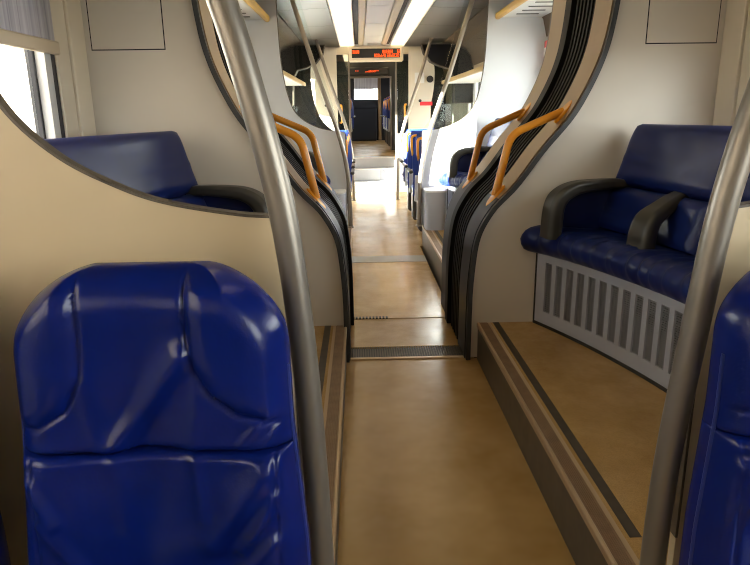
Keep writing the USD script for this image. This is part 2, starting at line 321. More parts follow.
def bulkhead(name, y0, y1, label, faces):
    t = thing(name, label, 'wall', (XC, (y0+y1)/2, 0), kind='structure')
    part(t, 'panel', ext_y(full.difference(OPEN.buffer(-.005)).difference(sbox(-.3, -.1, .8, .01)), y0, y1), 'wall')
    for s in (-1, 1):
        for yf in faces:
            xa, xb = sorted((SX(s, 1.055), SX(s, 1.375)))
            q = part(t, 'panel_gap', ext_y(sbox(xa, 1.473, xb, 2.09), yf-.001, yf+.0005), 'gap')
            part(q, 'access_panel', ext_y(sbox(xa+.005, 1.478, xb-.005, 2.085), yf-.003, yf-.0005), 'wall')
    return t
bulkhead('wall_front', YB-.02, YB+.04, 'pale bulkhead wall with vase shaped opening and square access panels', [YB-.02])
bulkhead('wall_middle', YF-.02, YF+.04, 'second bulkhead wall on the far side of the gangway', [])
def frame(y0, y1, yt0, yt1, label):
    t = thing('gangway_portal', label, 'portal', (XC, (y0+y1)/2, 0), kind='structure')
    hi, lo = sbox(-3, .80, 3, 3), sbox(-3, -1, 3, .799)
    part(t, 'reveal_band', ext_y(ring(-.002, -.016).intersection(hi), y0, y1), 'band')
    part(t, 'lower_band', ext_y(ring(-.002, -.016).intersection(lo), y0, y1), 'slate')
    part(t, 'rubber_seal', ext_y(ring(.010, -.012), yt0, yt1), 'rubber')
    return t
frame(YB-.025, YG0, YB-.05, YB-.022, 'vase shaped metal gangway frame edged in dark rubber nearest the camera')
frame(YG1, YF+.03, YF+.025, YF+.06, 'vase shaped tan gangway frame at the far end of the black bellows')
be = thing('gangway_bellows', 'black folded rubber bellows joining the two gangway frames', 'bellows', (XC, (YG0+YG1)/2, 0), kind='structure')
nf = 6; step = (YG1-YG0-.10-.008)/nf
for i in range(nf):
    y0 = YG0+.004+i*step
    part(be, 'fold', cat_([ext_y(ring(.055, -.012), y0, y0+step*.45), ext_y(ring(.055, .035), y0+step*.45, y0+step)]), 'bellows')
part(be, 'smooth_collar', ext_y(ring(.055, -.03), YG1-.10, YG1-.002), 'bellows')

# handrails on the frames
def frame_rail(s, y, label, dz=0):
    pu, pl = np.array([SX(s, .735), y, 1.192]), np.array([SX(s, .428), y, .803])
    pts = [pu, np.array([SX(s, .492), y, 1.088+dz]), pl]
    t = thing('gangway_handrail', label, 'handrail', (SX(s, .41), y, .76), 'yellow handrails on the gangway frames')
    path = dense(bend(pts, .055), .03); part(t, 'rail', tube(path, .019), 'yellow')
    for c, az in ((pu, 1), (pl, -1)):
        # oval rosette lying on the reveal
        n = np.array([-s*.77, 0, .64]) if az > 0 else np.array([-s*.78, 0, .62]); tt = np.array([s*.64, 0, .77])
        ang = np.linspace(0, 2*np.pi, 18, endpoint=False)
        ringp = lambda k, h: [c+tt*.066*k*np.cos(a)+np.array([0, 1, 0])*.042*k*np.sin(a)+n*h for a in ang]
        part(t, 'mounting_plate', trimesh.convex.convex_hull(np.array(ringp(1, -.015)+ringp(1, .001)+ringp(.86, .006))), 'yellow')
for s in (-1, 1): frame_rail(s, 3.065, f'yellow handrail on the {SIDE[s]} of the gangway frame nearer the camera')
for s in (-1, 1): frame_rail(s, 3.79, f'yellow handrail on the {SIDE[s]} of the far gangway frame')

# ------------------------------------------------------------------ partitions beside the poles
part_o = [.34, .42, .54, .62, .70, .77, .81, .85, .875, .885, .89]
part_z = [1.035, 1.04, 1.062, 1.092, 1.137, 1.205, 1.29, 1.45, 1.65, 1.9, 2.14]
cv = spline(np.c_[part_o, part_z], 6)
def partition(s, y, name, label, mat_, glass):
    t = thing(name, label, 'partition', (SX(s, .8), y+.02, PZ))
    pts = [(o, z) for o, z in cv]+[(HW-.002, 2.14), (HW-.002, PZ+.001), (.375 if s > 0 and y < 2 else .335, PZ+.001)]
    if s > 0 and y < 2: pts = [(max(o, .375), z) for o, z in pts]
    P0 = Polygon(pts).buffer(-.02).buffer(.02); fx = lambda g: affinity.affine_transform(g, [s, 0, 0, 1, XC, 0])
    part(t, 'panel', ext_y(fx(P0), y, y+.022), mat_)
    band = P0.buffer(.002).difference(P0.buffer(-.003)).intersection(sbox(.30, .4, 1.0, 2.14)).difference(sbox(.90, 0, 2, 3))
    part(t, 'edge_strip', ext_y(fx(band), y-.001, y+.023), 'edge_brown')
    if glass:
        g = Polygon([(o, z+.004) for o, z in cv]+[(.70, 2.14), (.62, 1.85), (.50, 1.45), (.40, 1.12)])
        part(t, 'glass_pane', ext_y(fx(g), y+.008, y+.014), 'glass')
    return t
partition(-1, 1.05, 'partition_screen', 'beige partition with a sweeping curved top edge behind the near left blue seat', 'beige', False)
partition(1, 1.05, 'partition_screen', 'beige partition beside the near right steel pole and blue seat', 'beige', False)
partition(-1, YP, 'partition_screen', 'pale partition with glass pane beyond the gangway on the left', 'wall_cool', True)
partition(1, YP, 'partition_screen', 'sunlit white partition with glass pane beyond the gangway on the right', 'wall_cool', True)

# grab poles
def pole(s, y, label, r=.020, z0=PZ, near=True, mm='steel'):
    if near: pts = [(.300, z0), (.300, .35), (.306, .6), (.319, .85), (.340, 1.05), (.375, 1.22), (.425, 1.40), (.55, 1.75), (.69, 2.14)]
    else: pts = [(.31, z0), (.315, .4), (.33, .7), (.40, 1.02), (.58, 1.55), (.765, 2.14)]
    if s > 0 and near: pts = [(o+.0 if z < .8 else o+.008, z) for o, z in pts]
    path = spline([(SX(s, o), y, z) for o, z in pts], 8)
    t = thing('grab_pole', label, 'pole', path[0]); part(t, 'pole', tube(path, r, 18), mm)
    part(t, 'floor_flange', bx(path[0][0]-.03, path[0][0]+.03, y-.03, y+.03, z0, z0+.012, .005), mm)
    part(t, 'ceiling_flange', bx(path[-1][0]-.03, path[-1][0]+.03, y-.03, y+.03, 2.125, 2.14, .005), mm)
pole(-1, .985, 'thick steel grab pole rising beside the near left blue seat', r=.0215)
pole(1, .985, 'thick steel grab pole rising beside the near right blue seat', r=.0215)
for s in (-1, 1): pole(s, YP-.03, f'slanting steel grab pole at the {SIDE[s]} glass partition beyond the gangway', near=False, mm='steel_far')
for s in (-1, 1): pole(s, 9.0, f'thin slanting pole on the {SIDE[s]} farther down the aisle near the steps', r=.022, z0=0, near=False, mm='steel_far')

# ------------------------------------------------------------------ near blue seats
def near_seat(loc, label):
    t = thing('train_chair', label, 'train seat', loc, None)
    X0, Y0 = loc[0], loc[1]
    ZT, R = .992, .128; ZS = .720                         # top, corner radius, cross seam
    def hw(z):
        w = np.interp(z, [.45, .55, .75, .9, 1.01], [.222, .219, .203, .200, .186]); q = np.clip(z-(ZT-R), 0, R)
        return w-(R-np.sqrt(np.maximum(R*R-q*q, 0)))
    def sheet(z0, z1, nz, name, mat_, top):
        s = np.sin(np.linspace(-1, 1, 121)*np.pi/2)*.35+np.linspace(-1, 1, 121)*.65
        tt = np.linspace(0, 1, nz); tt = 1-(1-tt)**1.6 if top else tt
        z = z0+(z1-z0)*tt; S, Z = np.meshgrid(s, z, indexing='ij'); Wd = hw(Z); x = S*Wd
        dist = np.minimum(Wd*(1-np.abs(S)), (z1-Z) if top else 9.0)
        def rim(d, r): q = 1-np.clip(d/r, 0, 1); return np.sqrt(np.maximum(1-q*q, 0))
        e = .062*rim(dist, .060)
        seam = np.clip((Z-z0)/.012, 0, 1) if top else np.clip((z1-Z)/.012, 0, 1)
        e = e*np.sqrt(np.maximum(1-(1-seam)**2*.35, 0))
        P2 = np.stack([x, Z], -1)
        if top:
            ls = [(-.092, 1.02), (-.090, .90), (-.095, .84), (-.118, .79), (-.16, .765), (-.215, .757)]
            rs = [(.062, 1.02), (.062, .90), (.068, .85), (.09, .81), (.13, .78), (.21, .757)]
            dl, dr = edge_dist(P2, ls), edge_dist(P2, rs)
            lx = np.interp(Z, [.757, .765, .79, .84, .90, 1.02], [-.215, -.16, -.118, -.095, -.09, -.092]); rx = np.interp(Z, [.757, .78, .81, .85, .9, 1.02], [.21, .13, .09, .068, .062, .062])
            pl = np.where(x < lx, 1, 0)*np.clip(dl/.03, 0, 1); pr = np.where(x > rx, 1, 0)*np.clip(dr/.03, 0, 1)
            ed = np.clip(dist/.03, 0, 1)
            e = e+ed*(.012*np.sin(pl*np.pi/2)+.013*np.sin(pr*np.pi/2)-.005*np.exp(-(dl/.004)**2)-.006*np.exp(-(dr/.004)**2))
            e = e-.020*np.exp(-((x+.015)/.06)**2)*np.clip((.98-Z)/.2, 0, 1)*ed
            # folds that fan from the cross seam
            for (xa, za, xb, zb, a, w) in ((-.06, ZS, .052, .87, .012, .017), (.055, ZS, .075, .83, .004, .010), (-.075, ZS, -.09, .83, .004, .012), (.13, .735, .175, .78, .004, .008), (.15, ZS+.005, .19, .755, .003, .006)):
                e = e+a*np.exp(-(edge_dist(P2, [(xa, za), (xb, zb)])/w)**2)*ed
        else:
            ed = np.clip(dist/.02, 0, 1)
            sd = .178
            e = e-.004*np.exp(-((np.abs(x)-sd)/.003)**2)*ed+.010*np.clip((np.abs(x)-.1)/.08, 0, 1)*ed
            e = e-.010*np.exp(-(x/.07)**2)*ed
            for (xa, za, xb, zb, a, w) in ((.06, ZS, .068, .62, .005, .010), (-.055, ZS, -.045, .60, .004, .014), (.165, .69, .08, .58, .012, .022), (.178, .655, .125, .57, .009, .010), (.172, .63, .14, .59, .006, .007), (-.178, .68, -.15, .62, .010, .011), (-.17, .62, -.12, .54, .007, .011), (.175, .58, .11, .51, .010, .012), (.10, .66, .02, .56, .005, .03)):
                e = e+a*np.exp(-(edge_dist(P2, [(xa, za), (xb, zb)])/w)**2)*ed
            e = e+.0016*noise2(x*70, Z*60, 5)*ed*np.clip((np.abs(x)-.08)/.06, 0, 1)
        e = e+.0009*noise2(x*60, Z*26, 3)
        e = np.maximum(e, 0); e[0], e[-1] = 0, 0
        if top: e[:, -1] = 0
        yb = Y0+.055*(Z-.75)-.012*0
        C = np.stack([X0+x, yb, Z], -1); N = np.zeros_like(C); N[..., 1] = -1
        eb = .045*rim(dist, .05); eb[0], eb[-1] = 0, 0
        if top: eb[:, -1] = 0
        return part(t, name, pad(C, N, e, eb), mat_, smooth=60)
    sheet(ZS, ZT, 80, 'headrest', 'leather', True)
    b = sheet(.44, ZS, 70, 'backrest', 'leather', False)
    # piping down both sides
    for sg in (-1, 1):
        pts = [(X0+sg*(float(hw(z))-.003), Y0+.055*(z-.75)-.018, z) for z in np.linspace(.46, .84, 24)]
        part(b, 'piping', tube(pts, .0035, 8), 'piping')
    # seat cushion below
    u, v = np.meshgrid(np.linspace(-1, 1, 41), np.linspace(-1, 1, 41), indexing='ij')
    q = 1-np.clip(np.minimum(1-np.abs(u), 1-np.abs(v))*.22/.05, 0, 1); e = np.sqrt(np.maximum(1-q*q, 0)); e[0], e[-1], e[:, 0], e[:, -1] = 0, 0, 0, 0
    C = np.stack([X0+u*.215, Y0-.30+v*.24, .40-.06*v*0.3+0*u], -1); N = np.zeros_like(C); N[..., 2] = 1
    part(t, 'seat_cushion', pad(C, N, e*.07, e*.04), 'leather', smooth=60)
    part(t, 'pedestal', bx(X0-.13, X0+.13, Y0-.42, Y0-.08, PZ, .37, .02), 'panel_grey')
    part(t, 'back_shell', bx(X0-.16, X0+.16, Y0+.045, Y0+.06, .40, .88, .006), 'arm')
    return t
s0 = near_seat((-.311, .905, PZ), 'near left blue leather seat with stitched headrest, biggest thing in the picture')
dup(s0, 'train_chair', (.742, .905, PZ), 'blue leather seat at the right edge of the picture beside the right pole')
dup(s0, 'train_chair', (-.80, .905, PZ), 'blue leather window seat at the far left edge beside the large near seat')
dup(s0, 'train_chair', (1.235, .905, PZ), 'blue leather window seat to the right of the right edge seat')

for x, w in ((-.305, 'left aisle'), (.742, 'right aisle'), (-.80, 'left window'), (1.235, 'right window')):
    dup(s0, 'train_chair', (x, -.98, PZ), f'blue leather {w} seat behind the camera, facing forward', 180)
# ------------------------------------------------------------------ corner sofas along the side walls
bd = np.array([0, .45, .85, 1.3, 1.7]); bo = np.array([.615, .79, .893, .955, .985]); BO = PchipInterpolator(bd, bo)
def sofa(s, yb, dx, length, label, name='corner_sofa', group=None, spans=None):
    t = thing(name, label, 'sofa', (SX(s, 1.0)+dx, yb-.5, PZ), group)
    X = lambda o: SX(s, o)+dx
    Pt = lambda o, d, z: np.array([X(o), yb-d, z])
    dd = np.linspace(.006, length, 60)
    # base panel: outer face follows the curve, real slots cut by stiles
    arc = np.r_[0, np.cumsum(np.hypot(np.diff(dd), np.diff(BO(dd))))]
    D = lambda a: float(np.interp(a, arc, dd))
    def face(a, off=0.0):
        d = D(a); k = float(BO.derivative()(d)); n = np.array([-1, k])/math.hypot(1, k)      # outward in (o, d)
        return float(BO(d))+n[0]*off, max(.004, d+n[1]*off)
    def strip(a0, a1, z0, z1, off0, off1, n=2):
        aa = np.linspace(a0, a1, n); v, f = [], []
        for a in aa:
            for off in (off0, off1):
                o, d = face(a, off)
                for z in (z0, z1): v.append(Pt(o, d, z))
        for i in range(n-1):
            b, c = 4*i, 4*i+4
            for (p, q) in ((0, 1), (1, 3), (3, 2), (2, 0)): f += [(b+p, b+q, c+q), (b+p, c+q, c+p)]
        e = 4*(n-1); f += [(0, 2, 3), (0, 3, 1), (e, e+3, e+2), (e, e+1, e+3)]
        m = trimesh.Trimesh(np.array(v), f, process=False); trimesh.repair.fix_normals(m)
        if m.volume < 0: m.invert()
        return m
    L = arc[-1]; z0, z1 = PZ+.012, .555
    A0, SP, SW, zs0, zs1 = .068, .073, .045, PZ+.075, .505
    n_sl = int((L-A0-.06)/SP)
    body = [strip(0, L, z0, zs0, -.016, 0, 60), strip(0, L, zs1, z1, -.016, 0, 60), strip(0, A0, zs0, zs1, -.016, 0, 4)]
    for i in range(n_sl): a = A0+i*SP+SW; body.append(strip(a, A0+(i+1)*SP if i < n_sl-1 else L, zs0, zs1, -.016, 0, 2 if i < n_sl-1 else 6))
    p = part(t, 'base_panel', cat_(body), 'panel_grey', smooth=20)
    part(t, 'kick_strip', strip(0, L, PZ, PZ+.014, -.02, .004, 60), 'gap')
    part(t, 'end_gap', strip(0, .007, PZ+.015, .55, -.004, .004), 'gap')
    part(t, 'base_core', strip(.0, L, PZ+.002, .53, -.30, -.034, 60), 'slot_dark')
    for i in range(n_sl):
        a = A0+i*SP; nb = 26; zb = np.linspace(zs0, zs1, nb+1)
        part(p, 'grille_slot', cat_([strip(a, a+SW, zb[j], zb[j]+.0052, -.013, -.007) for j in range(nb)]+[strip(a+SW*k-.0016, a+SW*k+.0016, zs0, zs1, -.014, -.008) for k in (.33, .67)]), 'slot_bar', smooth=False)
    # cushion: cross section swept along the bench
    n = 150; dd2 = np.linspace(.008, length, n); sec = []
    for th in np.linspace(0, 1, 34): sec.append(th)
    v = []; K = 0
    for i, d in enumerate(dd2):
        of = float(BO(d))-.035*math.exp(-d/.10); back = HW-.06-.0
        endk = min(1, math.sqrt(max(0, 1-(1-min((d-.0)/.05, (length-d+.0)/.05, 1))**2))+.25) if True else 1
        prof = [(of+.03, .548), (of-.02, .55), (of-.045, .562), (of-.06, .585), (of-.066, .61), (of-.06, .635), (of-.045, .655), (of-.02, .668), (of+.02, .675), (of+.06, .676), (of+.12, .672), (of+.2, .665), (of+.27, .66), (back, .66), (back, .548)]
        prof = np.array(prof)
        wr = np.zeros(len(prof))
        for j in range(1, 13):
            w = math.exp(-((j-6.5)/3.2)**2); wr[j] = w*(.0060*math.sin(d*78+1.6*math.sin(d*17)+.45*j)+.004*math.sin(d*131+.5*j+2*math.sin(d*23)))
        cz, co = .61, of+.05
        for j, (o, z) in enumerate(prof):
            r = np.array([o-co, z-cz]); l = np.linalg.norm(r); q = r/l*(l+(wr[j] if j < 13 else 0))
            q[1] *= endk; q[0] = q[0] if j > 9 else q[0]*(.4+.6*endk)
            v.append(Pt(co+q[0], d, cz+q[1]))
    K = len(prof); f = []
    for i in range(n-1):
        for j in range(K):
            a, b, c, e = i*K+j, i*K+(j+1) % K, (i+1)*K+(j+1) % K, (i+1)*K+j; f += [(a, b, c), (a, c, e)]
    for base in (0, (n-1)*K):
        c = len(v); v.append(np.mean(v[base:base+K], axis=0))
        for j in range(K): f.append((base+j, base+(j+1) % K, c))
    m = trimesh.Trimesh(np.array(v), f, process=False); trimesh.repair.fix_normals(m)
    if m.volume < 0: m.invert()
    part(t, 'seat_cushion', m, 'leather_sofa', smooth=60)
    # backrests, each fanned towards the aisle
    spans = [(a, min(b, length)) for a, b in (spans or [(.02, .69), (.70, 1.22), (1.23, 9)]) if length-a > .1]
    for k, (d0, d1) in enumerate(spans):
        for (va, vb, nm) in ((0.0, .42, 'backrest'), (.42, 1.0, 'back_pad')):
            nu, nv = 60, 40; U, V = np.meshgrid(np.linspace(0, 1, nu), np.linspace(0, 1, nv), indexing='ij')
            d = d0+(d1-d0)*U; vv = va+(vb-va)*V; z = .655+.475*vv
            d = d-(.010*vv if k == 0 else 0)*0
            o = np.minimum(BO(d)*.55+.558, 1.13)+.20*vv*(1-.25*vv)-.0
            o = np.minimum(o, HW-.12)
            if vb == 1.0:                                  # rounded upper corners
                rc = .10; q = np.clip(z-(1.13-rc), 0, rc); inset = rc-np.sqrt(np.maximum(rc*rc-q*q, 0)); d = d0+inset*.9+(d1-d0-inset*1.8)*U+.02*vv*(1 if k == 0 else 0)
            dist = np.minimum(np.minimum(U, 1-U)*(d1-d0), np.minimum(V+ (0.02), 1-V)*.51*(vb-va)+ (0 if vb == 1.0 else .004))
            q = 1-np.clip(dist/.06, 0, 1); e = .055*np.sqrt(np.maximum(1-q*q, 0))
            e = e+(.003*noise2(U*16, V*6, 11+k)+.004*np.exp(-((V-.18-.25*(1-U))/.05)**2)*np.exp(-((U-.15)/.2)**2))*np.clip(dist/.05, 0, 1)
            for ed in (np.s_[0], np.s_[-1], np.s_[:, 0], np.s_[:, -1]): e[ed] = 0
            eb = np.clip(dist/.05, 0, 1)*.05; C = np.stack([X(0)+s*o, yb-d, z], -1)
            N = np.broadcast_to(np.array([-s*.93, 0, .36])/1.0, C.shape).copy(); N /= np.linalg.norm(N, axis=-1, keepdims=True)
            part(t, nm, pad(C, N, np.maximum(e, 0), eb), 'leather_sofa', smooth=60)
    part(t, 'back_shell', strip(.0, L, .56, 1.10, -.52, -.50, 40) if False else bx(X(HW-.05), X(HW-.004), yb-length, yb-.012, .56, 1.10, .01), 'arm')
    # padded side panel that fills the arch of the armrest by the bulkhead
    g = Polygon(spline([(.665, .665), (.66, .78), (.70, .835), (.85, .858), (1.02, .852)], 6).tolist()+[(1.05, .665)])
    sp_ = ext_y(affinity.affine_transform(g, [s, 0, 0, 1, XC+dx, 0]), yb-.075, yb-.03); part(t, 'side_pad', sp_, 'leather_sofa')
    # armrests: bent pads from backrest forward and down to the cushion
    for (db, ob, df, of, zf) in ((.085, 1.04, .15, .635, .862), (.42, 1.17, .53, .878, .81)):
        if db > length-.3: continue
        u = np.array([ob-of, db-df]); zb = .875
        pts = [(1, zb), (.78, zb+.018), (.5, zb+.45*(zf-zb)+.022), (.25, zf+.018), (.09, zf-.015), (.02, zf-.07), (0, .66)]
        path = spline([Pt(of+u[0]*a, df+u[1]*a, z-.02) for a, z in pts], 8)
        up = np.cross(np.array([s*u[0], -u[1], 0])/np.linalg.norm(u), [0, 0, 1.])
        sc = np.interp(np.linspace(0, 1, len(path)), [0, .35, .7, 1], [.55, .8, 1.1, 1.15])
        part(t, 'armrest', sweep(path, rrect(.062, .098, .022, 5), up=up, scale=sc), 'arm', smooth=50)
    return t
sofa(1, YB-.025, 0, 1.75, 'dark blue sofa seat with grey perforated base and two armrests against the right bulkhead')
sofa(-1, YB-.025, 0, 1.75, 'blue sofa seat under the left window seen above the near beige partition', spans=[(.02, 1.30), (1.31, 1.75)])
sofa(1, YP-.006, -.05, 1.3, 'blue sofa seat against the sunlit partition beyond the gangway on the right')
sofa(-1, YP-.006, .05, .62, 'blue sofa seat against the pale partition beyond the gangway on the left')
for s in (-1, 1):
    t = thing('pedestal_cabinet', f'grey rounded pedestal cabinet beside the far sofa on the {SIDE[s]}', 'cabinet', (SX(s, .43), YP-.14, PZ))
    part(t, 'body', ext_z(Polygon(rrect(.175, .26, .05)+np.array([SX(s, .437), YP-.142])), PZ+.001, .52), 'panel_grey')
    part(t, 'top_rim', ext_z(Polygon(rrect(.185, .268, .05)+np.array([SX(s, .437), YP-.142])), .52, .535), 'white')

# ------------------------------------------------------------------ ceiling
cl = thing('ceiling', 'carriage ceiling with pale centre panels, tan ribs and grey side panels', 'ceiling', (XC, 5, 2.1), kind='structure')
part(cl, 'roof_slab', bx(SX(-1, HW+.07), SX(1, HW+.07), -3.16, 17.3, 2.24, 2.3), 'ceil')
COVE = Polygon([(.985, 2.125), (1.15, 2.10), (1.28, 2.04), (1.36, 1.94), (1.395, 1.80), (1.412, 1.80), (1.412, 2.2), (.985, 2.2)])
segs = [(-3.05, YB-.03), (YF+.05, YE+.35), (YE+1.2, 16.9)]
for (ya, yb) in segs:
    n = max(1, round((yb-ya)/1.25)); ys = np.linspace(ya, yb, n+1)
    for a, b in zip(ys, ys[1:]):
        part(cl, 'centre_panel', bx(SX(-1, .125), SX(1, .125), a+.003, b-.003, 2.165, 2.185, .004), 'ceil')
        for s in (-1, 1):
            part(cl, 'channel_rib', sweep([(SX(s, .168), a+.002, 2.16), (SX(s, .168), b-.002, 2.16)], rrect(.075, .045, .02)), 'ceil_rib')
            part(cl, 'channel_back', bx(SX(s, .20), SX(s, .26), a+.002, b-.002, 2.185, 2.20), 'gap')
            pts = Polygon([(.485, 2.145), (.485, 2.165), (.97, 2.145), (.97, 2.125)])
            part(cl, 'side_panel', ext_y(affinity.affine_transform(pts, [s, 0, 0, 1, XC, 0]), a+.004, b-.004), 'ceil_side')
    for s in (-1, 1):
        part(cl, 'cove_panel', ext_y(affinity.affine_transform(COVE, [s, 0, 0, 1, XC, 0]), ya, yb), 'cove')
for s in (-1, 1):
    for i, (a, b) in enumerate([(1.25, 2.85), (YF+.15, 6.2), (6.22, 8.2), (8.22, YE+.3), (YE+1.3, 13.4), (13.5, 15.6)]):
        t = thing('ceiling_light', f'warm glowing {SIDE[s]} ceiling strip light {["over the near sofas", "nearest past the gangway", "in the middle past the gangway", "farthest before the steps", "over the top of the steps", "deep in the high saloon"][i]}', 'light', (SX(s, .37), (a+b)/2, 2.15))
        part(t, 'housing', cat_([bx(SX(s, .265), SX(s, .475), a, b, 2.172, 2.19), bx(SX(s, .263), SX(s, .270), a, b, 2.14, 2.18), bx(SX(s, .470), SX(s, .477), a, b, 2.14, 2.18)]), 'white')
        k = max(1, round((b-a)/.95)); yy = np.linspace(a, b, k+1)
        for p, q in zip(yy, yy[1:]): part(t, 'diffuser', bx(SX(s, .272), SX(s, .468), p+.004, q-.004, 2.152, 2.168, .004), 'diffuser')

# ------------------------------------------------------------------ luggage racks
for s in (-1, 1):
    t = thing('luggage_rack', f'white slotted luggage rack with yellow edge just past the gangway on the {SIDE[s]}', 'luggage rack', (SX(s, 1.2), 4.85, 1.93))
    part(t, 'shelf', bx(SX(s, .99), SX(s, HW-.003), YF+.05, YP-.004, 1.955, 1.985, .004), 'white')
    part(t, 'front_edge', sweep([(SX(s, .972), YF+.06, 1.967), (SX(s, .972), YP-.01, 1.967)], rrect(.045, .055, .018)), 'rack_yellow')
    for y in np.linspace(4.2, 5.55, 8): part(t, 'vent_slot', bx(SX(s, 1.08), SX(s, 1.26), y, y+.022, 1.951, 1.956), 'slot_dark')
    part(t, 'bracket', bx(SX(s, 1.02), SX(s, HW-.004), YF+.045, YF+.06, 1.90, 1.955), 'white')
    t = thing('luggage_rack', f'luggage rack with wooden edge behind the {SIDE[s]} glass partition', 'luggage rack', (SX(s, 1.2), 7.6, 1.53))
    part(t, 'shelf', bx(SX(s, .97), SX(s, HW-.003), YP+.06, 9.3, 1.565, 1.595, .004), 'white')
    part(t, 'front_edge', sweep([(SX(s, .955), YP+.07, 1.58), (SX(s, .955), 9.28, 1.58)], rrect(.03, .05, .012)), 'wood_edge')
    part(t, 'back_panel', bx(SX(s, HW-.03), SX(s, HW-.003), YP+.06, 9.3, 1.6, 1.80), 'trim_tan')
    t = thing('end_cabinet', f'black rounded cabinet above the {SIDE[s]} luggage rack end', 'cabinet', (SX(s, 1.1), 9.45, 1.55))
    fx = lambda g: affinity.affine_transform(g, [s, 0, 0, 1, XC, 0])
    g = Polygon([(.66, 2.12), (.70, 1.98), (.80, 1.86), (.93, 1.80), (1.06, 1.77), (1.12, 1.66), (1.13, 1.3), (1.405, 1.3), (1.405, 1.8), (1.37, 1.92), (1.29, 2.02), (1.15, 2.085), (.97, 2.12)]).buffer(-.02).buffer(.02).intersection(sbox(0, 0, 3, 2.10)).difference(COVE.buffer(.006))
    part(t, 'body', ext_y(fx(g), 9.36, 9.56), 'black_panel')
    part(t, 'front_trim', ext_y(fx(g.difference(g.buffer(-.012))), 9.352, 9.36), 'dark_strip')
# emergency box on far bulkhead
t = thing('emergency_box', 'small red box on the right wall corner just past the gangway', 'box', (SX(1, 1.39), 5.66, 1.6))
part(t, 'case', bx(SX(1, 1.36), SX(1, 1.413), 5.61, 5.71, 1.60, 1.76, .01), 'red'); part(t, 'cover', bx(SX(1, 1.352), SX(1, 1.36), 5.63, 5.69, 1.63, 1.70, .003), 'white')

# ------------------------------------------------------------------ seats of the far low saloon
def small_seat(loc, hand, label, mat_='seat_cloth', cover=False):
    t = thing('saloon_chair', label, 'train seat', (0, 0, 0), 'rows of blue seats past the partitions')
    def cush(w, h, T, f):
        u, v = np.meshgrid(np.linspace(-1, 1, 17), np.linspace(-1, 1, 17), indexing='ij')
        q = 1-np.clip(np.minimum((1-np.abs(u))*w, (1-np.abs(v))*h)/.05, 0, 1); e = np.sqrt(np.maximum(1-q*q, 0)); e[0], e[-1], e[:, 0], e[:, -1] = 0, 0, 0, 0
        k = 1-.16*np.clip(v, 0, 1)**3
        C, N = f(u*w*k, v*h); return pad(C, N, e*T, e*T*.5)
    st = lambda *a: np.stack(np.broadcast_arrays(*a), -1)
    part(t, 'seat_cushion', cush(.215, .23, .06, lambda x, y: (st(x, y, .43+0*x), st(0*x, 0*x, 1+0*x))), mat_, smooth=60)
    part(t, 'backrest', cush(.215, .31, .06, lambda x, z: (st(x, -.23-.12*(z+.3), .685+z), st(0*x, .985+0*x, .17+0*x))), mat_, smooth=60)
    g = Polygon([(-.225, .36), (-.30, .75), (-.335, .93), (-.355, .93), (-.342, .72), (-.28, .36)]).buffer(.008)
    m = ext_x(g, -.17, .17); part(t, 'back_shell', m, mat_, smooth=40)
    part(t, 'seat_shell', bx(-.19, .19, -.24, .20, .345, .40, .02), 'arm')
    part(t, 'pedestal', bx(-.15, .15, -.14, .10, 0, .35, .02), 'arm')
    hx = -.11*hand
    pth = dense(bend([(hx-.06, -.33, .74), (hx-.075, -.40, .82), (hx-.075, -.405, .95), (hx+.075, -.405, .95), (hx+.075, -.40, .82), (hx+.06, -.33, .74)], .04), .03)
    part(t, 'grab_handle', tube(pth, .013, 8), 'yellow')
    part(t, 'lower_shell', ext_x(Polygon([(-.24, .34), (-.29, .58), (-.315, .58), (-.29, .34)]).buffer(.01), -.2, .2), 'shell', smooth=40)
    if cover: part(t, 'headrest_cover', ext_x(Polygon([(-.36, .80), (-.375, .995), (-.29, 1.005), (-.28, .85), (-.295, .85), (-.305, .99), (-.36, .98), (-.352, .80)]), -.16, .16), 'orange_cloth')
    for sg in (-1, 1): part(t, 'armrest', bx(sg*.235-.02, sg*.235+.02, -.26, .12, .60, .63, .01), 'arm')
    UsdGeom.Xform(t.prim).GetOrderedXformOps()[0].Set(Gf.Vec3d(*loc)); return t
place = {0: 'nearest', 1: 'second', 2: 'third', 3: 'farthest'}
protos = {}
for s in (-1, 1):
    for i, y in enumerate((6.65, 7.35, 8.05)):
        for o, nm in ((.525, 'aisle'), (1.06, 'window')):
            lab = f'{place[i] if i < 2 else "farthest"} blue {nm} seat in the {SIDE[s]} row beyond the glass partition'
            if s not in protos: protos[s] = small_seat((SX(s, o), y, .001), s, lab)
            else: dup(protos[s], 'saloon_chair', (SX(s, o), y, .001), lab)

# ------------------------------------------------------------------ steps, end pillars, header, displays
st = thing('steps', 'pale sunlit steps leading up to the high floor', 'steps', (XC, YE, 0))
tops = [.15, .335, .49]; yr = [YE, YE+.29, YE+.55]
for i in range(3):
    y1 = yr[i+1] if i < 2 else YE+.9
    q = part(st, 'step', bx(SX(-1, .345), SX(1, .345), yr[i], y1+.001 if i < 2 else y1, -.05, tops[i], .004), 'panel_grey')
    part(q, 'step_nosing', bx(SX(-1, .345), SX(1, .345), yr[i]-.012, yr[i]+.03, tops[i]-.015, tops[i]+.004, .003), 'white')
    part(q, 'riser_panel', bx(SX(-1, .335), SX(1, .10 if i < 2 else .335), yr[i]-.006, yr[i], (tops[i-1] if i else 0)+.012, tops[i]-.02), 'shell')
hf = thing('floor', 'high floor of the end saloon above the steps', 'floor', (XC, 13, .49), kind='structure')
part(hf, 'floor_covering', bx(SX(-1, HW), SX(1, HW), YE+.9, 17.2, .42, .488), 'lino')
